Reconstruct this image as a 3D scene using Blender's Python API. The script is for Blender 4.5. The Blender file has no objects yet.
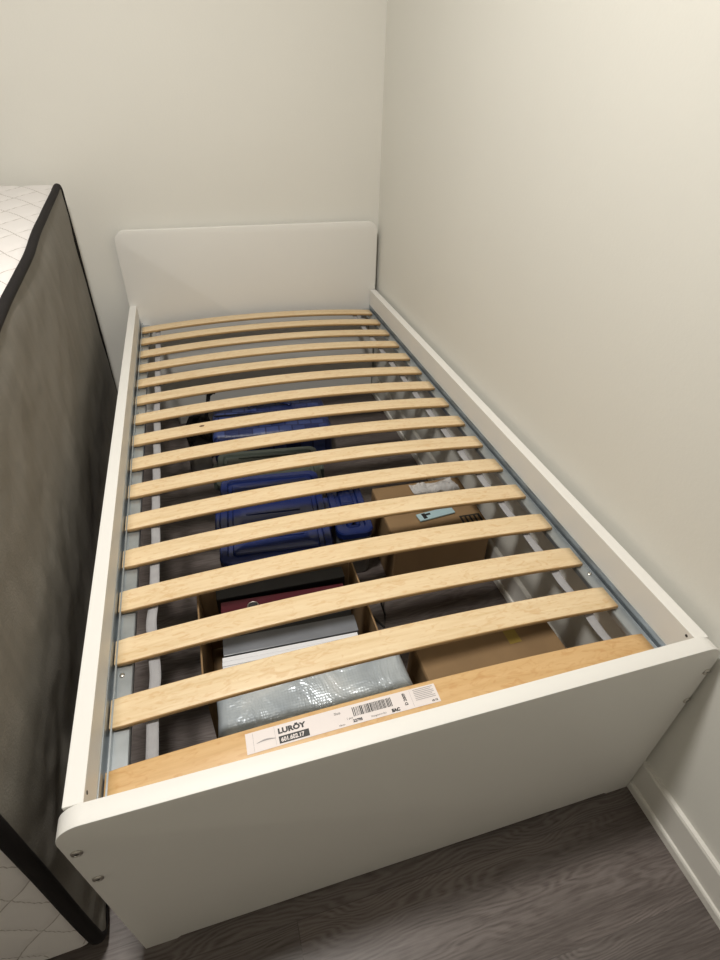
import bpy, bmesh, math, random
from mathutils import Vector, Matrix, noise
random.seed(7)
D = bpy.data
SC = bpy.context.scene
COL = SC.collection

# ------------------------------------------------------------ helpers
def link(name, me_or_none, parent=None, mats=()):
    o = D.objects.new(name, me_or_none)
    COL.objects.link(o)
    if parent is not None: o.parent = parent
    for m in mats: o.data.materials.append(m)
    return o

def obj(name, bm, mats, parent=None, smooth=False, recalc=True):
    if recalc: bmesh.ops.recalc_face_normals(bm, faces=bm.faces)
    me = D.meshes.new(name); bm.to_mesh(me); bm.free()
    if not isinstance(mats, (list, tuple)): mats = [mats]
    o = link(name, me, parent, mats)
    if smooth is True:
        for p in me.polygons: p.use_smooth = True
    elif smooth:
        me.shade_auto = None if False else None
    return o

def smooth_angle(o, deg=35):
    me = o.data
    for p in me.polygons: p.use_smooth = True
    bm = bmesh.new(); bm.from_mesh(me)
    for e in bm.edges:
        if len(e.link_faces) == 2:
            e.smooth = e.calc_face_angle(0) < math.radians(deg)
    bm.to_mesh(me); bm.free()
    return o

def thing(name, label, cat, loc=(0, 0, 0), rz=0, group=None):
    o = D.objects.new(name, None); COL.objects.link(o)
    o.location = loc; o.rotation_euler = (0, 0, rz)
    o.empty_display_size = .05
    return tag(o, label, cat, group)

def tag(o, label, cat, group=None):
    o['label'] = label; o['category'] = cat
    if group: o['group'] = group
    return o

def struct(name, bm, mat):
    o = obj(name, bm, mat); o['kind'] = 'structure'; return o

def add_box(bm, lo, hi, bev=0, seg=2, mi=0):
    lo = Vector(lo); hi = Vector(hi)
    r = bmesh.ops.create_cube(bm, size=1)
    vs = r['verts']
    for v in vs:
        v.co = Vector([lo[i] + (v.co[i] + .5) * (hi[i] - lo[i]) for i in range(3)])
    fs = set(f for v in vs for f in v.link_faces)
    for f in fs: f.material_index = mi
    if bev:
        es = list(set(e for v in vs for e in v.link_edges))
        r = bmesh.ops.bevel(bm, geom=es, offset=bev, segments=seg, affect='EDGES', profile=.5)
        for f in r['faces']: f.material_index = mi
    return vs

def box_bm(lo, hi, bev=0, seg=2):
    bm = bmesh.new(); add_box(bm, lo, hi, bev, seg); return bm

def add_prism(bm, pts, axis, a, b, bev=0, mi=0):
    """outline pts (2D) extruded along axis from a to b"""
    def P(p, t):
        if axis == 'x': return Vector((t, p[0], p[1]))
        if axis == 'y': return Vector((p[0], t, p[1]))
        return Vector((p[0], p[1], t))
    A = [bm.verts.new(P(p, a)) for p in pts]; B = [bm.verts.new(P(p, b)) for p in pts]
    fa = bm.faces.new(A); fb = bm.faces.new(B[::-1])
    n = len(pts); fs = [fa, fb]
    for i in range(n):
        fs.append(bm.faces.new([A[i], B[i], B[(i + 1) % n], A[(i + 1) % n]]))
    for f in fs: f.material_index = mi
    bmesh.ops.recalc_face_normals(bm, faces=fs)
    if bev:
        es = list(set(list(fa.edges) + list(fb.edges)))
        bmesh.ops.bevel(bm, geom=es, offset=bev, segments=2, affect='EDGES', profile=.5)

def add_tube(bm, pts, r, n=10, closed=False, ry=None, up=(0, 0, 1), cap=True):
    pts = [Vector(p) for p in pts]; m = len(pts); rings = []
    up = Vector(up)
    for i, p in enumerate(pts):
        if closed: t = pts[(i + 1) % m] - pts[i - 1]
        else: t = pts[min(i + 1, m - 1)] - pts[max(i - 1, 0)]
        t.normalize()
        u = up - t * up.dot(t)
        if u.length < 1e-4: u = Vector((1, 0, 0)) - t * t.x
        u.normalize(); w = t.cross(u)
        rr = r(i / (m - 1)) if callable(r) else r
        r2 = (ry if ry else rr)
        rings.append([bm.verts.new(p + u * math.cos(a) * rr + w * math.sin(a) * r2)
                      for a in [2 * math.pi * k / n for k in range(n)]])
    for i in range(m if closed else m - 1):
        A = rings[i]; B = rings[(i + 1) % m]
        for k in range(n):
            bm.faces.new([A[k], A[(k + 1) % n], B[(k + 1) % n], B[k]])
    if not closed and cap:
        bm.faces.new(rings[0][::-1]); bm.faces.new(rings[-1])

def add_lathe(bm, prof, center=(0, 0, 0), M=None, n=24):
    """prof list of (r, z)"""
    c = Vector(center); rings = []
    for r, z in prof:
        ring = []
        for k in range(n):
            a = 2 * math.pi * k / n
            p = Vector((r * math.cos(a), r * math.sin(a), z))
            if M is not None: p = M @ p
            ring.append(bm.verts.new(c + p))
        rings.append(ring)
    for A, B in zip(rings, rings[1:]):
        for k in range(n): bm.faces.new([A[k], A[(k + 1) % n], B[(k + 1) % n], B[k]])
    bm.faces.new(rings[0][::-1]); bm.faces.new(rings[-1])

def rrect(x0, y0, x1, y1, r, n=8, corners=(1, 1, 1, 1)):
    """rounded rectangle outline ccw from lower-left; corners flags LL, LR, UR, UL; r may be list"""
    rs = r if isinstance(r, (list, tuple)) else [r] * 4
    out = []
    C = [((x0, y0), 180, (1, 1)), ((x1, y0), 270, (-1, 1)), ((x1, y1), 0, (-1, -1)), ((x0, y1), 90, (1, -1))]
    for i, ((cx, cy), a0, (sx, sy)) in enumerate(C):
        rr = rs[i] * corners[i]
        if rr <= 0: out.append((cx, cy)); continue
        for k in range(n + 1):
            a = math.radians(a0 + 90 * k / n)
            out.append((cx + sx * rr + rr * math.cos(a), cy + sy * rr + rr * math.sin(a)))
    return out

# ------------------------------------------------------------ materials
class NT:
    def __init__(s, name):
        s.m = D.materials.new(name); s.m.use_nodes = True
        s.t = s.m.node_tree; s.b = s.t.nodes['Principled BSDF']
    def n(s, typ, **kw):
        nd = s.t.nodes.new(typ)
        for k, v in kw.items():
            if k.startswith('i_'):
                key = k[2:]
                key = int(key) if key.isdigit() else key.replace('_', ' ')
                nd.inputs[key].default_value = v
            else: setattr(nd, k, v)
        return nd
    def l(s, a, b): s.t.links.new(a, b)
    def bump(s, h, strength=.2, dist=.01):
        b = s.n('ShaderNodeBump'); b.inputs['Strength'].default_value = strength
        b.inputs['Distance'].default_value = dist
        s.l(h, b.inputs['Height']); s.l(b.outputs[0], s.b.inputs['Normal'])
    def coords(s, scale=(1, 1, 1), kind='Object', rot=(0, 0, 0), loc=(0, 0, 0)):
        tc = s.n('ShaderNodeTexCoord'); mp = s.n('ShaderNodeMapping')
        mp.inputs['Scale'].default_value = scale; mp.inputs['Rotation'].default_value = rot
        mp.inputs['Location'].default_value = loc
        s.l(tc.outputs[kind], mp.inputs[0]); return mp.outputs[0]
    def noise(s, vec, scale=5, detail=4, rough=.5, dist=0):
        nd = s.n('ShaderNodeTexNoise'); s.l(vec, nd.inputs['Vector'])
        nd.inputs['Scale'].default_value = scale; nd.inputs['Detail'].default_value = detail
        nd.inputs['Roughness'].default_value = rough; nd.inputs['Distortion'].default_value = dist
        return nd.outputs['Fac']
    def ramp(s, fac, stops, interp='LINEAR'):
        r = s.n('ShaderNodeValToRGB'); cr = r.color_ramp; cr.interpolation = interp
        while len(cr.elements) < len(stops): cr.elements.new(.5)
        for e, (p, c) in zip(cr.elements, stops):
            e.position = p; e.color = tuple(c) + (1,) if len(c) == 3 else c
        s.l(fac, r.inputs[0]); return r.outputs[0]
    def mix(s, fac, a, b, mode='MIX'):
        m = s.n('ShaderNodeMix', data_type='RGBA', blend_type=mode)
        if hasattr(fac, 'type'): s.l(fac, m.inputs[0])
        else: m.inputs[0].default_value = fac
        for v, i in ((a, 6), (b, 7)):
            if hasattr(v, 'type'): s.l(v, m.inputs[i])
            else: m.inputs[i].default_value = tuple(v) + (1,)
        return m.outputs[2]
    def math(s, op, a, b=None, c=None):
        m = s.n('ShaderNodeMath', operation=op)
        for i, v in enumerate((a, b, c)):
            if v is None: continue
            if hasattr(v, 'type'): s.l(v, m.inputs[i])
            else: m.inputs[i].default_value = v
        return m.outputs[0]

def plain(name, col, rough=.5, metal=0, bump=0, bscale=200, var=0, vscale=8, spec=.5, aniso=(1, 1, 1)):
    t = NT(name); t.b.inputs['Base Color'].default_value = tuple(col) + (1,)
    t.b.inputs['Roughness'].default_value = rough; t.b.inputs['Metallic'].default_value = metal
    t.b.inputs['Specular IOR Level'].default_value = spec
    v = t.coords(aniso)
    if var:
        f = t.noise(v, vscale, 5)
        lo = [c * (1 - var) for c in col]; hi = [min(1, c * (1 + var)) for c in col]
        t.l(t.ramp(f, [(.3, lo), (.7, hi)]), t.b.inputs['Base Color'])
    if bump: t.bump(t.noise(v, bscale, 3), bump, .002)
    return t.m

M = {}
M['wall'] = plain('wall_paint', (.775, .76, .705), .55, bump=.12, bscale=160, var=.012, vscale=2)
M['wall_right'] = plain('wall_paint_satin', (.775, .765, .71), .5, bump=.12, bscale=160, var=.012, vscale=2)
M['ceil'] = plain('ceiling_paint', (.82, .8, .75), .8)
M['trim'] = plain('trim_gloss_paint', (.74, .72, .67), .3, bump=.03, bscale=60)
M['white'] = plain('white_foil', (.80, .785, .745), .5, bump=.04, bscale=400, var=.01, vscale=3)
M['steel'] = plain('galvanised_steel', (.46, .50, .53), .3, metal=.8, bump=.06, bscale=60, var=.1, vscale=30)
M['screw'] = plain('nickel_screw', (.5, .48, .44), .3, metal=1)
M['dark'] = plain('recess_shade_black', (.02, .02, .02), .6)  # black for discs that paint the shade inside sockets and holes
M['black'] = plain('black_tape_fabric', (.012, .010, .010), .75, bump=.2, bscale=300, spec=.2)
M['blackplastic'] = plain('black_plastic', (.018, .018, .02), .4)
M['webbing'] = plain('grey_webbing', (.33, .325, .335), .85, bump=.5, bscale=500, var=.06, vscale=60)
M['card'] = plain('brown_cardboard', (.275, .172, .082), .8, var=.08, vscale=12, bump=.15, bscale=40, aniso=(1, 1, .3))
M['cardedge'] = plain('cardboard_cut_edge', (.52, .38, .22), .85)
M['tape'] = plain('yellow_packing_tape', (.36, .25, .05), .3)
M['paper'] = plain('white_paper', (.82, .82, .84), .7, var=.02)
M['label'] = plain('label_paper', (.74, .68, .66), .55)
M['ink'] = plain('black_ink', (.02, .02, .02), .5)
M['greyink'] = plain('grey_ink', (.32, .30, .30), .5)
M['navy'] = plain('blue_plastic', (.012, .024, .115), .14, var=.06, vscale=6)
M['cloudy'] = plain('cloudy_grey_plastic', (.22, .22, .22), .3, var=.15, vscale=9)
M['darkgreen'] = plain('dark_green_grey_plastic', (.075, .09, .075), .35, var=.1)
M['red'] = plain('dark_red_binder_board', (.065, .002, .009), .35, bump=.1, bscale=200)
M['greyvinyl'] = plain('grey_vinyl', (.19, .20, .22), .25, bump=.35, bscale=25, var=.15, vscale=8)
M['greycloth'] = plain('grey_cloth', (.2, .19, .18), .9, var=.15)
M['offwhite'] = plain('off_white_plastic', (.5, .49, .46), .5)
M['lampglass'] = plain('lamp_housing', (.8, .8, .78), .4)

def birch(name, k=1.0, tint=None):
    t = NT(name)
    info = t.n('ShaderNodeObjectInfo')
    cmb = t.n('ShaderNodeCombineXYZ'); 
    sh = t.math('MULTIPLY', info.outputs['Random'], 37.0); t.l(sh, cmb.inputs[1]); t.l(sh, cmb.inputs[2])
    tc = t.n('ShaderNodeTexCoord'); ad = t.n('ShaderNodeVectorMath', operation='ADD')
    t.l(tc.outputs['Object'], ad.inputs[0]); t.l(cmb.outputs[0], ad.inputs[1])
    mp = t.n('ShaderNodeMapping'); mp.inputs['Scale'].default_value = (2.2, 30, 8); t.l(ad.outputs[0], mp.inputs[0])
    f = t.noise(mp.outputs[0], 3, 6, .6, .6)
    c = t.ramp(f, [(.25, (.65 * k, .48 * k, .265 * k)), (.5, (.74 * k, .57 * k, .35 * k)), (.75, (.79 * k, .64 * k, .42 * k))])
    mp2 = t.n('ShaderNodeMapping'); mp2.inputs['Scale'].default_value = (9, 22, 10); t.l(ad.outputs[0], mp2.inputs[0])
    f2 = t.noise(mp2.outputs[0], 4, 3, .5, 1.5)
    c2 = t.mix(t.ramp(f2, [(.52, (0, 0, 0)), (.68, (.38, .38, .38))]), c, (.56 * k, .32 * k, .12 * k))
    if tint: c2 = t.mix(1.0, c2, tint, 'MULTIPLY')
    t.l(c2, t.b.inputs['Base Color']); t.b.inputs['Roughness'].default_value = .45
    t.bump(f, .06, .002)
    return t.m
M['birch'] = birch('birch_veneer')
M['birchtint'] = birch('birch_veneer_tinted', 1, (.84, .70, .52))  # birch multiplied darker and more orange, used on the nearest slat
M['birchedge'] = plain('birch_ply_edge', (.46, .29, .13), .6, var=.15, vscale=30, aniso=(1, 10, 30))
M['knot'] = plain('wood_knot', (.10, .045, .02), .6)

# floor: greyed oak vinyl planks, long side along x
def floor_mat():
    t = NT('grey_oak_vinyl_plank')
    tc = t.n('ShaderNodeTexCoord')
    br = t.n('ShaderNodeTexBrick', offset=.37, offset_frequency=2, squash=1)
    bmp = t.n('ShaderNodeMapping'); bmp.inputs['Location'].default_value = (.95, .035 + 3.6, 0); t.l(tc.outputs['Object'], bmp.inputs[0]); t.l(bmp.outputs[0], br.inputs['Vector'])
    br.inputs['Scale'].default_value = 1; br.inputs['Brick Width'].default_value = 1.22
    br.inputs['Row Height'].default_value = .18; br.inputs['Mortar Size'].default_value = .0008
    br.inputs['Color1'].default_value = (0, 0, 0, 1); br.inputs['Color2'].default_value = (1, 1, 1, 1)
    br.inputs['Mortar'].default_value = (.5, .5, .5, 1); br.inputs['Bias'].default_value = 0
    # plank-wise offset
    sep = t.n('ShaderNodeSeparateColor'); t.l(br.outputs['Color'], sep.inputs[0])
    off = t.n('ShaderNodeCombineXYZ'); k = t.math('MULTIPLY', sep.outputs[0], 11.0)
    t.l(k, off.inputs[0]); t.l(k, off.inputs[2])
    ad = t.n('ShaderNodeVectorMath', operation='ADD'); t.l(tc.outputs['Object'], ad.inputs[0]); t.l(off.outputs[0], ad.inputs[1])
    mp = t.n('ShaderNodeMapping'); mp.inputs['Scale'].default_value = (1.5, 8.5, 1); t.l(ad.outputs[0], mp.inputs[0])
    nz = t.noise(mp.outputs[0], 1.9, 2, .45, .25)
    sxyz = t.n('ShaderNodeSeparateXYZ'); t.l(bmp.outputs[0], sxyz.inputs[0])
    yl = t.math('SUBTRACT', t.math('FRACT', t.math('DIVIDE', sxyz.outputs[1], .18)), .5)
    wob = t.noise(t.coords((3, 3, 1)), 1.2, 1, .4)
    yl = t.math('ADD', yl, t.math('MULTIPLY', t.math('SUBTRACT', wob, .5), .5))
    fine = t.noise(t.coords((22, 60, 1)), 1.0, 3, .5)
    fld = t.math('ADD', t.math('MULTIPLY', t.math('MULTIPLY', yl, yl), 34.0), t.math('MULTIPLY', nz, 16.0))
    fld = t.math('ADD', fld, t.math('MULTIPLY', fine, 1.1))
    rings = t.math('SINE', t.math('MULTIPLY', fld, 6.2832))
    rings = t.math('MULTIPLY_ADD', rings, .5, .5)
    mp2 = t.n('ShaderNodeMapping'); mp2.inputs['Scale'].default_value = (12, 210, 1); t.l(ad.outputs[0], mp2.inputs[0])
    fib = t.noise(mp2.outputs[0], 1.3, 5, .6, .3)
    mp3 = t.n('ShaderNodeMapping'); mp3.inputs['Scale'].default_value = (1.2, 7, 1); t.l(ad.outputs[0], mp3.inputs[0])
    cloud = t.noise(mp3.outputs[0], 2, 3, .5)
    base = t.ramp(fib, [(.30, (.070, .055, .048)), (.5, (.108, .088, .080)), (.70, (.155, .130, .120))])
    msk = t.ramp(cloud, [(.36, (.10, .10, .10)), (.58, (.58, .58, .58))])
    m2 = t.n('ShaderNodeMix', data_type='RGBA', blend_type='MULTIPLY'); t.l(rings, m2.inputs[6]); t.l(msk, m2.inputs[7]); m2.inputs[0].default_value = 1
    col = t.mix(m2.outputs[2], base, (.20, .175, .165))
    col = t.mix(.45, col, t.ramp(cloud, [(.3, (.55, .53, .52)), (.7, (1.25, 1.25, 1.25))]), 'MULTIPLY')
    tone = t.ramp(sep.outputs[0], [(0, (.86, .86, .86)), (1, (1.12, 1.1, 1.1))])
    col = t.mix(1, col, tone, 'MULTIPLY')
    col = t.mix(t.math('MULTIPLY', br.outputs['Fac'], .45), col, (.04, .033, .03))
    t.l(col, t.b.inputs['Base Color'])
    t.b.inputs['Roughness'].default_value = .42
    t.bump(fib, .12, .002)
    return t.m
M['floor'] = floor_mat()

# quilted ticking: uv in metres, u along the border, v across it
def quilt_mat():
    t = NT('quilted_white_ticking')
    uv = t.n('ShaderNodeUVMap'); uv.uv_map = 'UVMap'
    sp = t.n('ShaderNodeSeparateXYZ'); t.l(uv.outputs[0], sp.inputs[0])
    wob = t.math('MULTIPLY', t.math('SINE', t.math('MULTIPLY', sp.outputs[0], 2 * math.pi / .16)), .004)
    v = t.math('ADD', sp.outputs[1], wob)
    ln = []
    for s in (1, -1):
        q = t.math('ADD', t.math('MULTIPLY', sp.outputs[0], 1 / .16), t.math('MULTIPLY', v, s / .115))
        fr = t.math('ABSOLUTE', t.math('SUBTRACT', t.math('FRACT', q), .5))
        ln.append(fr)
    d = t.math('SUBTRACT', .5, t.math('MAXIMUM', ln[0], ln[1]))
    line = t.ramp(d, [(.0, (1, 1, 1)), (.010, (.5, .5, .5)), (.018, (0, 0, 0))])
    col = t.mix(line, (.74, .71, .69), (.34, .30, .27))
    t.l(col, t.b.inputs['Base Color']); t.b.inputs['Roughness'].default_value = .85
    t.bump(t.noise(t.coords(), 450, 2), .25, .002)
    return t.m
M['quilt'] = quilt_mat()

def gray_back():
    t = NT('grey_nonwoven_fabric')
    v = t.coords((1, 1, 1))
    f = t.noise(t.coords((1, 9, 1.6), rot=(.5, 0, 0)), 2.5, 5, .6)
    c = t.ramp(f, [(.3, (.185, .172, .150)), (.7, (.225, .210, .184))])
    t.l(c, t.b.inputs['Base Color']); t.b.inputs['Roughness'].default_value = .7
    t.b.inputs['Specular IOR Level'].default_value = .3
    t.bump(t.noise(v, 260, 3), .3, .002)
    return t.m
M['grayback'] = gray_back()

def woven():
    t = NT('blue_woven_plastic')
    v = t.coords((1, 1, 1))
    ch = t.n('ShaderNodeTexBrick', offset=.5); t.l(t.coords((1, 1, 1)), ch.inputs['Vector'])
    ch.inputs['Scale'].default_value = 1; ch.inputs['Brick Width'].default_value = .052; ch.inputs['Row Height'].default_value = .034
    ch.inputs['Mortar Size'].default_value = .003
    ch.inputs['Color1'].default_value = (.012, .022, .10, 1); ch.inputs['Color2'].default_value = (.055, .085, .25, 1)
    ch.inputs['Mortar'].default_value = (.012, .02, .09, 1)
    t.l(ch.outputs['Color'], t.b.inputs['Base Color']); t.b.inputs['Roughness'].default_value = .4
    t.bump(t.noise(v, 30, 3), .4, .01)
    return t.m
M['woven'] = woven()

def bubble():
    t = NT('bubble_wrap_silver')
    v = t.coords((1, 1, 1))
    vo = t.n('ShaderNodeTexVoronoi'); vo.inputs['Scale'].default_value = 170; vo.inputs['Randomness'].default_value = .2
    t.l(v, vo.inputs['Vector'])
    n1 = t.noise(t.coords((2.0, 1, .7)), 6, 4, .6, 1.0)
    n2 = t.noise(t.coords((1, 1, .5)), 5, 3, .6, .5)
    c = t.ramp(n2, [(.3, (.32, .37, .42)), (.52, (.55, .60, .63)), (.68, (.80, .81, .80))])  # pale and dark streaks put the wrap's highlights into the base colour
    t.l(c, t.b.inputs['Base Color']); t.b.inputs['Roughness'].default_value = .28
    t.b.inputs['Metallic'].default_value = .25
    t.b.inputs['Coat Weight'].default_value = .8; t.b.inputs['Coat Roughness'].default_value = .15
    h = t.math('ADD', t.math('MULTIPLY', vo.outputs['Distance'], .10), t.math('MULTIPLY', n1, 2.2))
    t.bump(h, .6, .008)
    return t.m
M['bubble'] = bubble()

def clearfilm():
    t = NT('clear_plastic_film')
    t.b.inputs['Base Color'].default_value = (.9, .9, .9, 1); t.b.inputs['Roughness'].default_value = .12
    t.b.inputs['Alpha'].default_value = .45
    t.bump(t.noise(t.coords(), 30, 4, .6, 1), .6, .01)
    return t.m
M['film'] = clearfilm()

# ------------------------------------------------------------ dimensions (metres)
W = 1.03; L = 1.956; HF = .513; ZR = .511; HH = .790
TR = .026; TF = .028; TH = .020
XW = 1.047; YW = 1.995; XL = -1.6; YF = -1.9; H = 2.55

# ------------------------------------------------------------ room shell
struct('floor', box_bm((XL, YF, -.05), (XW, YW, 0)), M['floor'])
struct('ceiling', box_bm((XL, YF, H), (XW, YW, H + .05)), M['ceil'])
struct('wall_right', box_bm((XW, YF, 0), (XW + .1, YW + .1, H)), M['wall_right'])
struct('wall_back', box_bm((XL - .1, YW, 0), (XW, YW + .1, H)), M['wall'])
struct('wall_left', box_bm((XL - .1, YF, 0), (XL, YW, H)), M['wall'])
struct('wall_front', box_bm((XL - .1, YF - .1, 0), (XW + .1, YF, H)), M['wall'])

def baseboard(axis, face, wall, a, b):
    s = 1 if wall > face else -1
    t = abs(wall - face)
    bm = bmesh.new()
    # profile: distance from the wall, height (shoe moulding below a flat board)
    pr = [(0, 0), (t, 0), (t, .018), (t - .002, .022), (t - .006, .023), (t - .006, .094), (t - .0085, .099), (0, .101)]
    pts = [(wall - s * d, z) for d, z in pr]
    if axis == 'y': add_prism(bm, pts, 'y', a, b)      # runs along y, pts are (x, z)
    else: add_prism(bm, pts, 'x', a, b)                # runs along x, pts are (y, z)
    return bm
struct('baseboard_right', baseboard('y', 1.0308, XW, YF, YW), M['trim'])
struct('baseboard_back', baseboard('x', YW - .0155, YW, XL, 1.0315), M['trim'])
struct('baseboard_left', baseboard('y', XL + .0155, XL, YF, YW - .0155), M['trim'])

# ------------------------------------------------------------ bed frame
bed = thing('bed_frame', 'white single bed frame without mattress, low headboard and rounded footboard, pushed into the corner', 'bed', (0, 0, 0))
# footboard: rounded upper corners, shallow cut-out leaving two feet
def panel(x0b, x1b, x0t, x1t, h, r, foot, cut, y0, y1, bev):
    def xl(z): return x0b + (x0t - x0b) * z / h
    def xr(z): return x1b + (x1t - x1b) * z / h
    base = rrect(0, 0, 1, 1, 0)
    pts = [(x0b, 0), (x0b + foot, 0), (x0b + foot + .008, cut), (x1b - foot - .008, cut), (x1b - foot, 0), (x1b, 0)]
    n = 10
    for k in range(n + 1):
        a = math.radians(90 * k / n); z = h - r + r * math.sin(a)
        pts.append((xr(h - r) - r + r * math.cos(a), z))
    for k in range(n + 1):
        a = math.radians(90 + 90 * k / n); z = h - r + r * math.sin(a)
        pts.append((xl(h - r) + r + r * math.cos(a), z))
    bm = bmesh.new(); add_prism(bm, pts, 'y', y0, y1, bev=bev); return bm
foot = obj('footboard', panel(.0, W, -.013, W + .011, HF, .038, .055, .007, 0, TF, .0012), M['white'], bed)
smooth_angle(foot, 30)
head = obj('headboard', panel(0, W, -.001, W + .002, HH, .042, .05, .007, L, L + TH, .0015), M['white'], bed)
smooth_angle(head, 30)
for (x, z) in ((.003, .442), (.006, .348), (W + .002, .440), (W + .001, .350)):
    bm = bmesh.new()
    R90 = Matrix.Rotation(math.radians(90), 3, 'X')
    add_lathe(bm, [(.0078, 0), (.0078, .0008), (.0066, .0022), (.0040, .0028), (.0034, .0016), (.0001, .0016)],
              (x, -.0001, z), R90, 24)
    s = obj('screw', bm, M['screw'], bed); smooth_angle(s, 40)
    bm = bmesh.new(); add_lathe(bm, [(.0034, .0017), (.0034, .0019), (.0001, .0019)], (x, -.0001, z), R90, 6)
    obj('hex_socket', bm, M['dark'], s)
ZB = .325
for side in (0, 1):
    x0 = 0 if side == 0 else W - TR
    rail = obj('side_rail', box_bm((x0, TF + .0002, ZB), (x0 + TR, L - .0002, ZR), .0012), M['white'], bed)
    # galvanised angle the slats lie on
    s = 1 if side == 0 else -1; xi = TR if side == 0 else W - TR
    zt = .4285
    ft = .456 if side == 0 else .446
    pr = [(0, ft), (.0016, ft), (.0016, zt - .007), (.0062, zt - .007), (.0062, ft - .016), (.0088, ft - .016), (.0088, zt), (.0320, zt), (.0335, zt - .002), (.0335, zt - .012),
          (.0320, zt - .012), (.0320, zt - .0018), (.0078, zt - .0018), (.0078, zt - .0090), (0, zt - .0090)]
    bm = bmesh.new(); add_prism(bm, [(xi + s * (d + .0002), z) for d, z in pr], 'y', TF + .002, L - .002)
    led = obj('support_ledge', bm, M['steel'], rail)
    for y in (.30, .62, .93, 1.24, 1.56, 1.86):
        bm = bmesh.new()
        add_lathe(bm, [(.0045, 0), (.0045, .001), (.003, .0022), (.0012, .0024), (.0001, .0015)],
                  (xi + s * .016, y - .028, zt), None, 16)
        sc = obj('ledge_screw', bm, M['screw'], rail); smooth_angle(sc, 40)
# centre of headboard: corner brackets where rail meets headboard
    bm = bmesh.new()
    add_box(bm, (min(xi, xi + s * .04), L - .004, .395), (max(xi, xi + s * .04), L - .0002, .425), .0008)
    add_box(bm, (min(xi + s * .0005, xi + s * .003), L - .04, .395), (max(xi + s * .0005, xi + s * .003), L - .004, .425), .0008)
    obj('corner_bracket', bm, M['steel'], rail)
# small peg holes at the near end of each rail, their shade drawn as black discs
    bm = bmesh.new()
    add_lathe(bm, [(.0028, 0), (.0026, .0006), (.0001, .0006)], (xi + s * 0, TF + .018, .500),
              Matrix.Rotation(math.radians(90 * s), 3, 'Y'), 14)
    obj('peg_hole_shade', bm, M['dark'], rail)
    if side == 1: rail.rotation_euler = (0, 0, -.0045); rail.location = (-.006, 0, 0)

# ------------------------------------------------------------ slatted base
XS0, XS1 = .0300, .9820
ARCH = .023; SW = .055; ST = .0095; Z0 = .4290
def arch(x):
    u = (x - (XS0 + XS1) / 2) / ((XS1 - XS0) / 2)
    return Z0 + ARCH * (1 - u * u)
slats = thing('slatted_bed_base', 'springy birch slats joined by grey ribbons, lying across the white bed frame', 'slatted base', (0, 0, 0))
def slat_mesh():
    bm = bmesh.new(); n = 44; rings = []
    pr = rrect(-SW / 2, 0, SW / 2, ST, .0028, 3)
    for i in range(n + 1):
        x = XS0 + (XS1 - XS0) * i / n
        k = 1.0
        if i == 0 or i == n: k = .96
        rings.append([bm.verts.new((x, p[0] * k, arch(x) + .0002 + (p[1] - ST / 2) * k + ST / 2)) for p in pr])
    m = len(pr)
    for A, B in zip(rings, rings[1:]):
        for k in range(m):
            f = bm.faces.new([A[k], A[(k + 1) % m], B[(k + 1) % m], B[k]])
            zz = [pr[k][1], pr[(k + 1) % m][1]]
            if abs(zz[0] - zz[1]) > .001: f.material_index = 1
    for r in (rings[0][::-1], rings[-1]):
        f = bm.faces.new(r); f.material_index = 1
    bmesh.ops.recalc_face_normals(bm, faces=bm.faces)
    me = D.meshes.new('slat'); bm.to_mesh(me); bm.free()
    for p in me.polygons: p.use_smooth = True
    me.materials.append(M['birch']); me.materials.append(M['birchedge'])
    return me
sm = slat_mesh()
sm0 = sm.copy(); sm0.materials[0] = M['birchtint']
PITCH = .1204; Y0 = .1030 - SW / 2
slat_objs = []
for i in range(16):
    o = D.objects.new('slat', sm0 if i == 0 else sm); COL.objects.link(o); o.parent = slats
    o.location = (0, Y0 + PITCH * i, 0)
    o.scale = (1 + (-.005 + .0009 * i), 1, 1)
    slat_objs.append(o)
for (i, x, dy) in ((9, .155, .004), (9, .158, .006)):
    pass
# a knot in one slat
bm = bmesh.new()
kx, ky = .222, .006
for kk, (r1, zz) in enumerate(((.0045, .0003),)):
    vs = [bm.verts.new((kx + r1 * 1.6 * math.cos(a), ky + r1 * math.sin(a), arch(kx + r1 * 1.6 * math.cos(a)) + ST + .0004)) for a in [2 * math.pi * q / 14 for q in range(14)]]
    lo = [bm.verts.new(v.co - Vector((0, 0, .0012))) for v in vs]
    bm.faces.new(vs); bm.faces.new(lo[::-1])
    for q in range(14): bm.faces.new([vs[q], lo[q], lo[(q + 1) % 14], vs[(q + 1) % 14]])
kn = obj('knot', bm, M['knot'], slat_objs[8]); kn['label'] = 'small dark knot in the wood'

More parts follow.
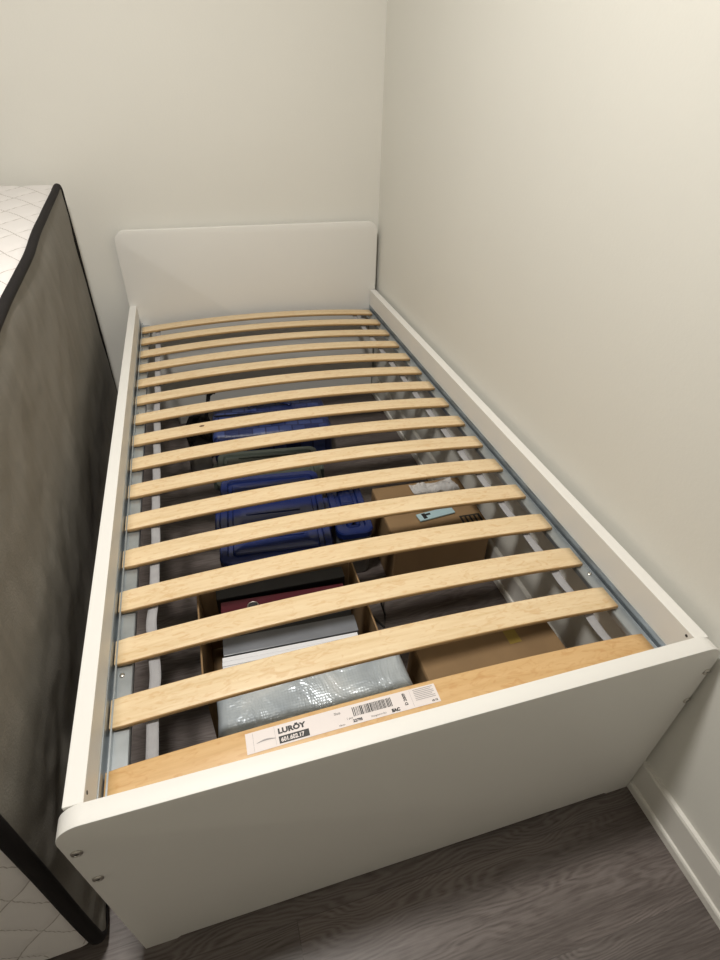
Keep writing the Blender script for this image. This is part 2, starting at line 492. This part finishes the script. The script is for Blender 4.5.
# ribbons: run under one slat and sag a little between them
for xr in (.094, .913):
    bm = bmesh.new(); hw = .0095; rows = []
    N = 15 * 12
    for j in range(N + 1):
        t = j / 12.0
        y = Y0 - .02 + (t) * (PITCH * 15 + .04) / 15
        ph = ((y - Y0) / PITCH) % 1.0
        sag = .004 * math.sin(math.pi * ph) ** 2
        seg = int((y - Y0) // PITCH)
        rnd = random.Random(seg * 17 + int(xr * 100)).uniform(-1, 1)
        dx = .006 * rnd * math.sin(math.pi * ph) ** 2 if (seg < 3 and xr < .5) else .0015 * rnd * math.sin(math.pi * ph) ** 2
        tw = .0012 * rnd * math.sin(2 * math.pi * ph)
        zc = arch(xr) - .0030 - sag
        row = []
        for (dxx, dz) in ((-hw, 0), (-hw * .4, .0002), (hw * .4, .0002), (hw, 0)):
            row.append((xr + dx + dxx, y, zc + dz + tw * dxx / hw))
        rows.append(row)
    top = [[bm.verts.new((p[0], p[1], p[2] + .0008)) for p in r] for r in rows]
    bot = [[bm.verts.new((p[0], p[1], p[2] - .0004)) for p in r] for r in rows]
    for A, B in zip(top, top[1:]):
        for k in range(3): bm.faces.new([A[k], A[k + 1], B[k + 1], B[k]])
    for A, B in zip(bot, bot[1:]):
        for k in range(3): bm.faces.new([A[k + 1], A[k], B[k], B[k + 1]])
    for k in (0, 3):
        for j in range(N): bm.faces.new([top[j][k], top[j + 1][k], bot[j + 1][k], bot[j][k]])
    for j in (0, N):
        bm.faces.new([top[j][0], top[j][1], top[j][2], top[j][3], bot[j][3], bot[j][2], bot[j][1], bot[j][0]])
    # loops holding each slat
    rb = obj('ribbon', bm, M['webbing'], slats, smooth=True)

# ---- label on the nearest slat: one mesh that follows the arch
def text_polys(txt, size, bold=0.0, sx=1.0):
    cu = D.curves.new('t', 'FONT'); cu.body = txt; cu.size = size; cu.offset = bold; cu.resolution_u = 3
    o = D.objects.new('t', cu); COL.objects.link(o)
    dg = bpy.context.evaluated_depsgraph_get(); dg.update()
    me = D.meshes.new_from_object(o.evaluated_get(dg))
    out = ([(v.co.x * sx, v.co.y) for v in me.vertices], [list(p.vertices) for p in me.polygons])
    D.objects.remove(o); D.curves.remove(cu); D.meshes.remove(me)
    return out
LX0, LX1, LY0, LY1 = .236, .550, -.0135, .0195     # on the slat, slat-local y
bm = bmesh.new(); EPS = .0006
def LP(x, y, e): return (x, y, arch(x) + ST + .0002 + e)
def lquad(x0, y0, x1, y1, e, mi, n=None):
    n = n or max(1, int((x1 - x0) / .012))
    for i in range(n):
        a = x0 + (x1 - x0) * i / n; b = x0 + (x1 - x0) * (i + 1) / n
        f = bm.faces.new([bm.verts.new(LP(a, y0, e)), bm.verts.new(LP(b, y0, e)), bm.verts.new(LP(b, y1, e)), bm.verts.new(LP(a, y1, e))])
        f.material_index = mi
def ltext(txt, x, y, size, e, mi, bold=0.0, sx=1.0, rot=0):
    vs, ps = text_polys(txt, size, bold, sx)
    c, s = math.cos(rot), math.sin(rot)
    V = [bm.verts.new(LP(x + c * a - s * b, y + s * a + c * b, e)) for a, b in vs]
    for p in ps:
        try: f = bm.faces.new([V[i] for i in p]); f.material_index = mi
        except ValueError: pass
lquad(LX0, LY0, LX1, LY1, EPS, 0)
def lx(u): return LX0 + (LX1 - LX0) * u
E1 = EPS + .0003; E2 = EPS + .0006
# little slat drawing at the left end
vs = []
for k in range(13):
    u = k / 12; vs.append((lx(.050) + .030 * u, LY0 + .0137 + .0030 * math.sin(math.pi * u)))
for k in range(12, -1, -1):
    u = k / 12; vs.append((lx(.050) + .030 * u, LY0 + .0130 + .0012 * math.sin(math.pi * u)))
f = bm.faces.new([bm.verts.new(LP(a, b, E1)) for a, b in vs]); f.material_index = 2
lquad(lx(.035), LY0 + .002, lx(.035) + .0004, LY1 - .002, E1, 2)
lquad(lx(.142), LY0 + .002, lx(.142) + .0003, LY1 - .002, E1, 2)
ltext('LURÖY', lx(.158), LY0 + .0187, .0115, E1, 1, .0006, 1.15)
lquad(lx(.158), LY0 + .0027, lx(.158) + .047, LY0 + .0142, E1, 1)
ltext('601.602.17', lx(.158) + .003, LY0 + .0050, .0092, E2, 0, .0003, .88)
ltext('Slats', lx(.445), LY0 + .0227, .0058, E1, 1, 0)
ltext('1 pcs', lx(.50), LY0 + .0102, .0050, E1, 1, 0)
ltext('18mm', lx(.455), LY0 + .0027, .0040, E1, 1, 0)
ltext('22795', lx(.53), LY0 + .0037, .0062, E1, 1, .0003)
rb_ = random.Random(5); x = lx(.540)
while x < lx(.745):
    w = rb_.choice((.0006, .0009, .0014, .0019)); lquad(x, LY0 + .0127, x + w, LY0 + .028, E1, 1, 1); x += w + rb_.choice((.0007, .001, .0014))
ltext('Designed in EU', lx(.625), LY0 + .0037, .0040, E1, 1, 0)
ltext('EAC', lx(.735), LY0 + .0027, .0072, E1, 1, .0005)
ltext('D 2009', lx(.815) + .004, LY0 + .0077, .0070, E1, 1, .0002, 1, math.pi / 2)
lquad(lx(.855), LY0 + .002, lx(.855) + .0003, LY1 - .002, E1, 2)
for k in range(7):
    lquad(lx(.875), LY0 + .0292 - k * .0030, lx(.985) - (.004 if k % 3 == 1 else 0), LY0 + .0292 - k * .0030 + .0010, E1, 2)
ltext('c2-12', lx(.955), LY0 + .0032, .0045, E1, 1, .0002)
lab = obj('sticker', bm, [M['label'], M['ink'], M['greyink']], slat_objs[0], recalc=False)
lab['label'] = 'long white paper product sticker with a barcode and black print'

# ------------------------------------------------------------ mattress standing on its long side
MA = math.radians(1.8)
mat = thing('mattress', 'twin mattress stood on its long edge left of the bed, grey underside facing the bed', 'mattress', (-.069, .024, 0), MA)
ML, MH, MT = 1.905, .954, .23
RB = [.05, .05, .032, .045]
def perimeter(n=14, d=0.0, step=.008):
    base = rrect(d, d, ML - d, MH - d, [max(.008, r - d) for r in RB], n)
    out = []
    for i, p in enumerate(base):
        q = base[(i + 1) % len(base)]
        dist = math.hypot(q[0] - p[0], q[1] - p[1]); k = max(1, int(round(dist / step)))
        for j in range(k): out.append((p[0] + (q[0] - p[0]) * j / k, p[1] + (q[1] - p[1]) * j / k))
    return out
def sz(y): return 1 - .105 * max(0, min(1, 1 - y / ML))
def qd(u, v):
    v = v + math.sin(u * 2 * math.pi / .16) * .004
    a = abs(((u / .16 + v / .115) % 1) - .5); b = abs(((u / .16 - v / .115) % 1) - .5)
    return .5 - max(a, b)
per = perimeter()
bm = bmesh.new(); uvl = bm.loops.layers.uv.new('UVMap')
m = len(per); cum = [0]
for i in range(m):
    q = per[(i + 1) % m]; cum.append(cum[-1] + math.hypot(q[0] - per[i][0], q[1] - per[i][1]))
NV = 28; grid = []
cy, cz = ML / 2, MH / 2
for i in range(m):
    p = per[i]; pn = per[(i + 1) % m]; pp = per[i - 1]
    tx, tz = pn[0] - pp[0], pn[1] - pp[1]; l = math.hypot(tx, tz); nx, nz = tz / l, -tx / l
    row = []
    for j in range(NV + 1):
        v = MT * j / NV
        q = qd(cum[i], v); puff = .0045 * min(1, q / .16) ** .6
        edge = min(v, MT - v); puff *= min(1, edge / .02)
        crown = -.006 * (1 - min(1, edge / .03))
        dd = puff + crown - .004
        row.append(bm.verts.new((-v, p[0] + nx * dd, max(.0005, (p[1] + nz * dd) * sz(p[0])))))
    grid.append(row)
for i in range(m):
    for j in range(NV):
        vs = [grid[i][j], grid[(i + 1) % m][j], grid[(i + 1) % m][j + 1], grid[i][j + 1]]
        f = bm.faces.new(vs)
        for lp, (a, b) in zip(f.loops, ((i, j), (i + 1, j), (i + 1, j + 1), (i, j + 1))):
            lp[uvl].uv = (cum[a], MT * b / NV)
obj('quilted_border', bm, M['quilt'], mat, smooth=True)
# two large faces
def big_face(x, s, name, mt, seed):
    bm = bmesh.new(); uvl = bm.loops.layers.uv.new('UVMap')
    ny, nz = 150, 76; g = []
    for i in range(ny + 1):
        row = []
        for j in range(nz + 1):
            a = i / ny; b = j / nz
            y = .004 + (ML - .008) * a; z = .004 + (MH - .008) * b
            # pull the corners inside the rounded outline
            for (cx_, cz_, R) in ((0, 0, RB[0]), (ML, 0, RB[1]), (ML, MH, RB[2]), (0, MH, RB[3])):
                ox = cx_ + (R if cx_ == 0 else -R); oz = cz_ + (R if cz_ == 0 else -R)
                dx = y - ox; dz = z - oz
                if (dx < 0) == (cx_ == 0) and (dz < 0) == (cz_ == 0):
                    mx = max(abs(dx), abs(dz)); hl = math.hypot(dx, dz)
                    if hl > 1e-6:
                        k = mx / hl; y = ox + dx * k; z = oz + dz * k
            e = min(y, ML - y, z, MH - z)
            bulge = .012 * (1 - math.exp(-max(0, e - .004) / .05))
            wr = noise.noise(Vector((y * 2.2 + seed, z * 3.5 - y * 1.5, seed))) * .007
            wr += noise.noise(Vector((y * 7 + z * 5, z * 9 - y * 6, seed + 3))) * .0035
            near = math.exp(-((y / .35) ** 2) - ((z - .15) / .28) ** 2)
            wr += noise.noise(Vector((y * 14, z * 22, seed + 9))) * .010 * near
            wr += noise.noise(Vector((y * 40, z * 30, seed + 5))) * .0012
            k = min(1, e / .03)
            row.append(bm.verts.new((x + s * (bulge + wr * k), y, z * sz(y))))
        g.append(row)
    for i in range(ny):
        for j in range(nz):
            f = bm.faces.new([g[i][j], g[i + 1][j], g[i + 1][j + 1], g[i][j + 1]])
            for lp, (a, b) in zip(f.loops, ((i, j), (i + 1, j), (i + 1, j + 1), (i, j + 1))):
                lp[uvl].uv = (ML * a / ny, MH * b / nz)
    return obj(name, bm, mt, mat, smooth=True)
big_face(-.002, 1, 'grey_underside', M['grayback'], 2.0)
big_face(-MT + .002, -1, 'quilted_top_panel', M['quilt'], 5.0)
def tape(x, name, w):
    per2 = perimeter(10, .004, .02); bm = bmesh.new()
    pts = []
    for i, p in enumerate(per2):
        wv = noise.noise(Vector((p[0] * 4, p[1] * 4, 1.7))) * (.010 if p[1] > .9 and p[0] < 1.8 else .002)
        pts.append((x + wv, p[0], max(.0135, p[1] * sz(p[0]))))
    add_tube(bm, pts, lambda q: w if (q > .82 or q < .03) else w * .92, 12, closed=True, up=(1, 0, 0), ry=w * .72)
    return obj(name, bm, M['black'], mat, smooth=True)
tape(-.006, 'edge_tape', .0125)
tape(-MT + .007, 'edge_tape', .0125)

# ------------------------------------------------------------ cardboard helpers
def closed_box(name, lo, hi, label, cat, rz=0, mats=None):
    """taped-shut carton: top flaps meet in the middle"""
    w, d, h = [hi[i] - lo[i] for i in range(3)]
    t = thing(name, label, cat, ((lo[0] + hi[0]) / 2, (lo[1] + hi[1]) / 2, 0), rz)
    return t, w, d, h

# ---- large carton near the footboard, right
cart, w, d, h = closed_box('cardboard_box', (.622, .085, 0), (.962, .350, .225),
    'brown taped cardboard box under the slats nearest the footboard, right of the silver package', 'box', math.radians(1))
bm = bmesh.new(); add_box(bm, (-w / 2, -d / 2, .001), (w / 2, d / 2, h - .004), .004)
obj('carton_body', bm, M['card'], cart)
for s in (-1, 1):
    bm = bmesh.new()
    lo_, hi_ = (-w / 2 + .001, .001 if s > 0 else -d / 2 + .001, h - .004), (w / 2 - .001, d / 2 - .001 if s > 0 else -.001, h)
    add_box(bm, lo_, hi_, .0015)
    obj('top_flap', bm, M['card'], cart)
bm = bmesh.new(); add_box(bm, (.050, d / 2 - .075, h + .0002), (.080, d / 2 + .0004, h + .0008)); add_box(bm, (.050, d / 2 + .0002, h - .06), (.080, d / 2 + .0008, h + .0008))
obj('packing_tape', bm, M['tape'], cart)
pap = obj('paper_slip', box_bm((.735, .205, h + .0012), (.86, .225, h + .0027)), M['paper'])
tag(pap, 'narrow white paper slip lying on top of the taped cardboard box', 'paper')

# ---- open carton with files
obx = thing('open_cardboard_box', 'open narrow cardboard box under the slats holding upright binders and papers', 'box', (.352, .477, 0), 0)
ow, od, oh, th = .392, .278, .262, .004
bm = bmesh.new(); add_box(bm, (-ow / 2, -od / 2, .0005), (ow / 2, od / 2, .0045)); obj('box_bottom', bm, M['card'], obx)
for nm, lo, hi in (('box_wall', (-ow / 2, -od / 2, .0045), (-ow / 2 + th, od / 2, oh)), ('box_wall', (ow / 2 - th, -od / 2, .0045), (ow / 2, od / 2, oh)),
                   ('box_wall', (-ow / 2 + th, -od / 2, .0045), (ow / 2 - th, -od / 2 + th, oh - .05)), ('box_wall', (-ow / 2 + th, od / 2 - th, .0045), (ow / 2 - th, od / 2, oh))):
    bm = bmesh.new(); add_box(bm, lo, hi, .0008); obj(nm, bm, M['card'], obx)
# ---- files standing in it
def binder(name, label, cat, x0, x1, y0, y1, z1, mt, ring=False, rz=0):
    t = thing(name, label, cat, (0, 0, 0), math.radians(rz))
    bm = bmesh.new(); z0 = .0056
    t.location = ((x0 + x1) / 2, (y0 + y1) / 2, z0)
    hw, hd, hh = (x1 - x0) / 2, (y1 - y0) / 2, z1 - z0
    # two cover boards and a rounded spine on top
    add_box(bm, (-hw, -hd, 0), (hw, -hd + .003, hh - .002), .001)
    add_box(bm, (-hw, hd - .003, 0), (hw, hd, hh - .002), .001)
    obj('cover_board', bm, mt, t)
    bm = bmesh.new(); add_box(bm, (-hw, -hd, hh - .0035), (hw, hd, hh), .0012); obj('spine', bm, mt, t)
    bm = bmesh.new(); add_box(bm, (-hw + .006, -hd + .004, .003), (hw - .006, hd - .004, hh - .008)); obj('pages', bm, M['paper'], t)
    if ring:
        bm = bmesh.new()
        cx = -.075
        add_tube(bm, [(cx + .0125 * math.cos(a), -hd * .25 + .0125 * math.sin(a) * .9, hh + .0014) for a in [2 * math.pi * k / 28 for k in range(28)]], .0016, 8, closed=True)
        obj('finger_ring', bm, M['screw'], t, smooth=True)
        bm = bmesh.new(); add_lathe(bm, [(.0105, 0), (.0105, .0006), (.0001, .0006)], (cx, -hd * .25, hh - .0001), None, 24)
        obj('finger_hole', bm, M['dark'], t)
    return t
binder('lever_arch_file', 'dark red ring binder standing spine up in the open cardboard box', 'binder', .208, .508, .503, .545, .250, M['red'], ring=True, rz=-3)
binder('lever_arch_file', 'black binder standing between the grey folder and the dark red binder', 'binder', .205, .510, .440, .492, .228, M['blackplastic'], rz=-2.5)
binder('lever_arch_file', 'black binder at the back of the open cardboard box behind the dark red binder', 'binder', .200, .520, .562, .600, .248, M['blackplastic'], rz=-1)
binder('document_folder', 'grey plastic folder standing between black binder and white papers', 'folder', .204, .506, .388, .434, .258, M['greyvinyl'], rz=-2)
# white block of papers
t = thing('paper_ream', 'white stack of paper standing on edge between grey folder and silver wrapped package', 'paper', (.350, .3670, .0056), math.radians(-2))
for k in range(3):
    bm = bmesh.new(); dz = random.uniform(-.0015, .0015)
    y = -.016 + k * .0112
    add_box(bm, (-.150 + random.uniform(-.001, .001), y, 0), (.150, y + .0109, .252 + dz), .0010)
    obj('paper_bundle', bm, M['paper'], t)

# ---- silver bubble wrapped package in front
def soft_block(lo, hi, amp, nx=60, ny=24, nz=24, r=.02, seed=0, f=9, flat_bottom=True):
    """rounded block with crumpled surface"""
    bm = bmesh.new(); w = [hi[i] - lo[i] for i in range(3)]; c = [(hi[i] + lo[i]) / 2 for i in range(3)]
    bmesh.ops.create_cube(bm, size=1)
    vals = (nx, ny, nz)
    for ax in range(3):
        for k in range(1, vals[ax]):
            no = Vector((0, 0, 0)); no[ax] = 1; co = Vector((0, 0, 0)); co[ax] = -.5 + k / vals[ax]
            bmesh.ops.bisect_plane(bm, geom=bm.verts[:] + bm.edges[:] + bm.faces[:], plane_co=co, plane_no=no)
    for v in bm.verts:
        p = Vector([v.co[i] * w[i] for i in range(3)]); inner = Vector([max(-(w[i] / 2 - r), min(w[i] / 2 - r, p[i])) for i in range(3)])
        d = p - inner
        if d.length > 1e-7:
            d.normalize(); p = inner + d * r
            q = Vector(p) * f + Vector((seed, seed * 2, 0))
            a = noise.noise(q) + .5 * noise.noise(q * 2.3) + .25 * noise.noise(q * 5)
            p = p + d * a * amp
        p += Vector(c)
        if flat_bottom and p.z < lo[2]: p.z = lo[2]
        v.co = p
    return bm
slv = thing('bubble_wrapped_package', 'silver bubble-wrapped package under the slats, nearest the footboard on the left', 'package', (0, 0, 0))
slv.location = (.380, .249, .001)
bm = soft_block((-.198, -.080, 0), (.190, .080, .290), .004, 48, 20, 24, .022, 3)
obj('bubble_wrap', bm, M['bubble'], slv, smooth=True)
# ---- middle carton with a plastic bag on it
mc = thing('cardboard_box', 'dark brown cardboard box halfway along the bed by the right wall, plastic bag on top', 'box', (.860, .815, 0), math.radians(-2))
w, d, h = .300, .262, .20
bm = bmesh.new(); add_box(bm, (-w / 2, -d / 2, .001), (w / 2, d / 2, h - .004), .003); obj('carton_body', bm, M['card'], mc)
for s in (-1, 1):
    bm = bmesh.new(); add_box(bm, (-w / 2 + .001, .0015 if s > 0 else -d / 2 + .001, h - .004), (w / 2 - .001, d / 2 - .001 if s > 0 else -.0015, h), .0012)
    obj('top_flap', bm, M['card'], mc)
bm = bmesh.new()
add_box(bm, (.075, -.115, h + .0003), (.140, -.060, h + .0008)); b1 = obj('printed_mark', bm, M['ink'], mc)
bm.free() if False else None
bm = bmesh.new()
for k in range(4): add_box(bm, (.081 + k * .0145, -.109, h + .0009), (.089 + k * .0145, -.066, h + .0012))
obj('printed_bars', bm, M['card'], mc)
# crumpled plastic bag sheet
def sheet(x0, x1, y0, y1, z, amp, seed, nx=60, ny=40, th=.0008, f=22, droop=None):
    bm = bmesh.new(); T = []; B = []
    for i in range(nx + 1):
        r = []; r2 = []
        for j in range(ny + 1):
            x = x0 + (x1 - x0) * i / nx; y = y0 + (y1 - y0) * j / ny
            x += .012 * noise.noise(Vector((y * 12, seed, 1))); y += .012 * noise.noise(Vector((x * 12, seed, 4)))
            q = Vector((x * f, y * f, seed)); a = abs(noise.noise(q)) + .6 * abs(noise.noise(q * 2.1)) + .3 * abs(noise.noise(q * 4.7))
            zz = z + amp * a
            r.append(bm.verts.new((x, y, zz + th))); r2.append(bm.verts.new((x, y, zz)))
        T.append(r); B.append(r2)
    for i in range(nx):
        for j in range(ny):
            bm.faces.new([T[i][j], T[i + 1][j], T[i + 1][j + 1], T[i][j + 1]])
            bm.faces.new([B[i][j + 1], B[i + 1][j + 1], B[i + 1][j], B[i][j]])
    for i in range(nx):
        for j in (0, ny): bm.faces.new([T[i][j], T[i + 1][j], B[i + 1][j], B[i][j]])
    for j in range(ny):
        for i in (0, nx): bm.faces.new([T[i][j], T[i][j + 1], B[i][j + 1], B[i][j]])
    return bm
pb = obj('plastic_bag', sheet(.835, .985, .80, .925, .202, .022, 3.3, f=13), M['film'], smooth=True)
tag(pb, 'crumpled clear plastic bag lying on the dark brown cardboard box', 'plastic bag')
pk = thing('paper_packet', 'pale blue and white packet on the brown cardboard box beside crumpled plastic bag', 'packet', (.86, .775, .202), math.radians(6))
M['paleblue'] = plain('pale_blue_print', (.42, .58, .62), .5)
bm = bmesh.new(); add_box(bm, (-.055, -.016, 0), (.065, .016, .006), .002); obj('wrapper', bm, M['paleblue'], pk)
bm = bmesh.new(); add_box(bm, (-.040, -.012, .0061), (-.028, .012, .0066)); add_box(bm, (-.028, 0, .0061), (-.012, .008, .0066)); obj('dark_print', bm, M['ink'], pk)

# ---- plastic totes
def tote(name, label, cx, cy, w, d, h, rz, body, lid, latch=True):
    t = thing(name, label, 'storage box', (cx, cy, 0), rz)
    bm = bmesh.new()
    # tapering tub
    zs = [(.0005, .86, .86), (.006, .88, .88), (h * .5, .92, .92), (h - .022, .955, .955)]
    rings = []
    for z, sx, sy in zs:
        rings.append([bm.verts.new((p[0], p[1], z)) for p in rrect(-w / 2 * sx, -d / 2 * sy, w / 2 * sx, d / 2 * sy, .022, 5)])
    for A, B in zip(rings, rings[1:]):
        for k in range(len(A)): bm.faces.new([A[k], A[(k + 1) % len(A)], B[(k + 1) % len(A)], B[k]])
    bm.faces.new(rings[0][::-1]); bm.faces.new(rings[-1])
    o = obj('tub', bm, body, t); smooth_angle(o, 35)
    # lid: rim, step down channel, raised panel
    bm = bmesh.new()
    prof = [(.0, -.022), (.0, -.004), (.003, 0), (.020, 0), (.024, -.008), (.034, -.008), (.038, -.001), (.060, .001)]
    rings = []
    for inset, dz in prof:
        rings.append([bm.verts.new((p[0], p[1], h + dz)) for p in rrect(-w / 2 + inset, -d / 2 + inset, w / 2 - inset, d / 2 - inset, max(.006, .028 - inset * .5), 5)])
    for A, B in zip(rings, rings[1:]):
        for k in range(len(A)): bm.faces.new([A[k], A[(k + 1) % len(A)], B[(k + 1) % len(A)], B[k]])
    bm.faces.new(rings[-1]); bm.faces.new(rings[0][::-1])
    # ribs on the panel
    o = obj('lid', bm, lid, t); smooth_angle(o, 30)
    for yy in (-.55, 0, .55):
        bm = bmesh.new()
        add_box(bm, (-w / 2 + .075, yy * d / 2 - .004, h + .0008), (w / 2 - .075, yy * d / 2 + .004, h + .0040), .0016)
        obj('lid_rib', bm, lid, o)
    if latch:
        for s in (-1, 1):
            bm = bmesh.new()
            x0 = s * (w / 2 - .001); x1 = s * (w / 2 + .014)
            add_box(bm, (min(x0, x1), -.045, h - .055), (max(x0, x1), .045, h - .002), .004)
            obj('latch', bm, lid, t)
    return t
tote('storage_tote', 'blue lidded plastic tote in the middle under the slats, largest of the plastic totes', .385, .862, .305, .385, .245, math.radians(-5), M['navy'], M['navy'])
tote('storage_tote', 'small blue lidded cloudy plastic tote between the large blue tote and brown carton', .622, .905, .112, .27, .19, math.radians(-4), M['cloudy'], M['navy'], latch=False)
tote('storage_tote', 'dark greenish grey lidded tote between blue woven bag and large blue tote', .42, 1.235, .36, .215, .15, math.radians(-6), M['navy'], M['darkgreen'], latch=True)

# ---- woven bag under the headboard end
wb = thing('woven_storage_bag', 'blue patterned woven storage bag lying by the headboard under the far slats', 'bag', (.482, 1.60, .0), math.radians(-5))
bm = soft_block((-.235, -.145, .0008), (.235, .145, .150), .006, 40, 28, 14, .03, 11, 7)
obj('bag_body', bm, M['woven'], wb, smooth=True)
bm = bmesh.new()
for s in (-1, 1):
    add_tube(bm, [(-.09 + .18 * k / 16, s * (.05 + .035 * math.sin(math.pi * k / 16)), .160) for k in range(17)], .003, 6, ry=.010)
obj('carry_strap', bm, M['navy'], wb, smooth=True)
bm = bmesh.new(); add_tube(bm, [(-.225, 0, .1575), (.225, 0, .1575)], .003, 8); obj('zip', bm, M['blackplastic'], wb, smooth=True)

# ---- black folded stroller-like straps left of the bag: a black backpack with a hooked handle
bk = thing('black_backpack', 'black bag with straps and an upright hooked handle left of blue woven bag', 'bag', (.186, 1.66, 0), 0)
bm = soft_block((-.040, -.12, .0008), (.050, .135, .085), .007, 14, 26, 14, .028, 21, 12)
obj('bag_body', bm, M['black'], bk, smooth=True)
bm = bmesh.new()
add_tube(bm, [(.035, .11, .05), (.050, .13, .11), (.062, .15, .155), (.078, .155, .168), (.086, .152, .172)], lambda q: .008 + .010 * max(0, q - .4), 10)
obj('handle', bm, M['blackplastic'], bk, smooth=True)
bm = bmesh.new()
add_tube(bm, [(-.03, -.10, .083), (-.045, -.02, .100), (-.02, .07, .105), (.02, .10, .092)], .003, 8, ry=.011)
add_tube(bm, [(.03, -.10, .083), (.0, -.03, .102), (.02, .05, .104), (.03, .10, .09)], .003, 8, ry=.011)
obj('shoulder_strap', bm, M['black'], bk, smooth=True)
pc = thing('grey_pouch', 'grey cloth pouch on the floor in front of the black strapped bag', 'pouch', (.185, 1.47, 0), .1)
bm = soft_block((-.045, -.04, .0008), (.04, .04, .075), .006, 14, 14, 10, .028, 31, 12)
obj('pouch_body', bm, M['greycloth'], pc, smooth=True)
bm = bmesh.new(); add_tube(bm, [(-.035, .0, .079), (0, .0, .083), (.03, 0, .079)], .002, 8); obj('drawstring', bm, M['blackplastic'], pc, smooth=True)
# a cable hanging by the small tote
bm = bmesh.new()
add_tube(bm, [(.668, .735, .003), (.672, .70, .02), (.66, .665, .045), (.652, .64, .060), (.648, .62, .035), (.655, .60, .006), (.64, .56, .0035), (.60, .65, .0035)], .003, 8)
cb = obj('black_cable', bm, M['blackplastic'], smooth=True)
tag(cb, 'loop of black cable on the floor beside the dark brown cardboard box', 'cable')
# small white adapter by the headboard
ad = thing('power_adapter', 'small off-white adapter block on the floor by the headboard, left side', 'adapter', (.135, 1.885, 0), .2)
bm = bmesh.new(); add_box(bm, (-.03, -.02, .0005), (.03, .02, .035), .004); obj('adapter_body', bm, M['offwhite'], ad)
bm = bmesh.new(); add_tube(bm, [(.03, 0, .017), (.045, 0, .012), (.06, -.01, .003), (.09, -.02, .003)], .002, 8); obj('cord', bm, M['offwhite'], ad, smooth=True)

# ------------------------------------------------------------ ceiling lamp and light
LXp, LYp = .06, .38
lamp = thing('ceiling_lamp', 'round flush white ceiling lamp above the bed', 'lamp', (LXp, LYp, H))
bm = bmesh.new(); add_lathe(bm, [(.15, -.0005), (.15, -.022), (.138, -.028), (.0001, -.028)], (0, 0, 0), None, 48)
o = obj('housing', bm, M['lampglass'], lamp); smooth_angle(o, 30)
t = NT('lamp_diffuser'); t.b.inputs['Emission Color'].default_value = (1, .93, .82, 1); t.b.inputs['Emission Strength'].default_value = 3
bm = bmesh.new(); add_lathe(bm, [(.13, -.0285), (.125, -.034), (.06, -.038), (.0001, -.039)], (0, 0, 0), None, 48)
obj('diffuser', bm, t.m, lamp, smooth=True)
ld = D.lights.new('ceiling_light', 'AREA'); ld.shape = 'DISK'; ld.size = .24; ld.energy = 37; ld.color = (1, .966, .912)
lo = D.objects.new('ceiling_light', ld); COL.objects.link(lo); lo.location = (LXp, LYp, H - .045)

w = D.worlds.new('World'); SC.world = w; w.use_nodes = True
w.node_tree.nodes['Background'].inputs[0].default_value = (.9, .93, 1, 1)
w.node_tree.nodes['Background'].inputs[1].default_value = .3

# ------------------------------------------------------------ camera
cam = D.cameras.new('Camera'); co = D.objects.new('Camera', cam); COL.objects.link(co)
cam.sensor_fit = 'HORIZONTAL'; cam.sensor_width = 36; cam.lens = 541.5842 / 720 * 36; cam.clip_start = .02
co.location = (.2654, -.3660, 1.2720)
co.rotation_euler = (.9295, -.0231, -.2840)
SC.camera = co
SC.view_settings.view_transform = 'Standard'; SC.view_settings.look = 'None'
SC.view_settings.exposure = 0; SC.view_settings.gamma = 1
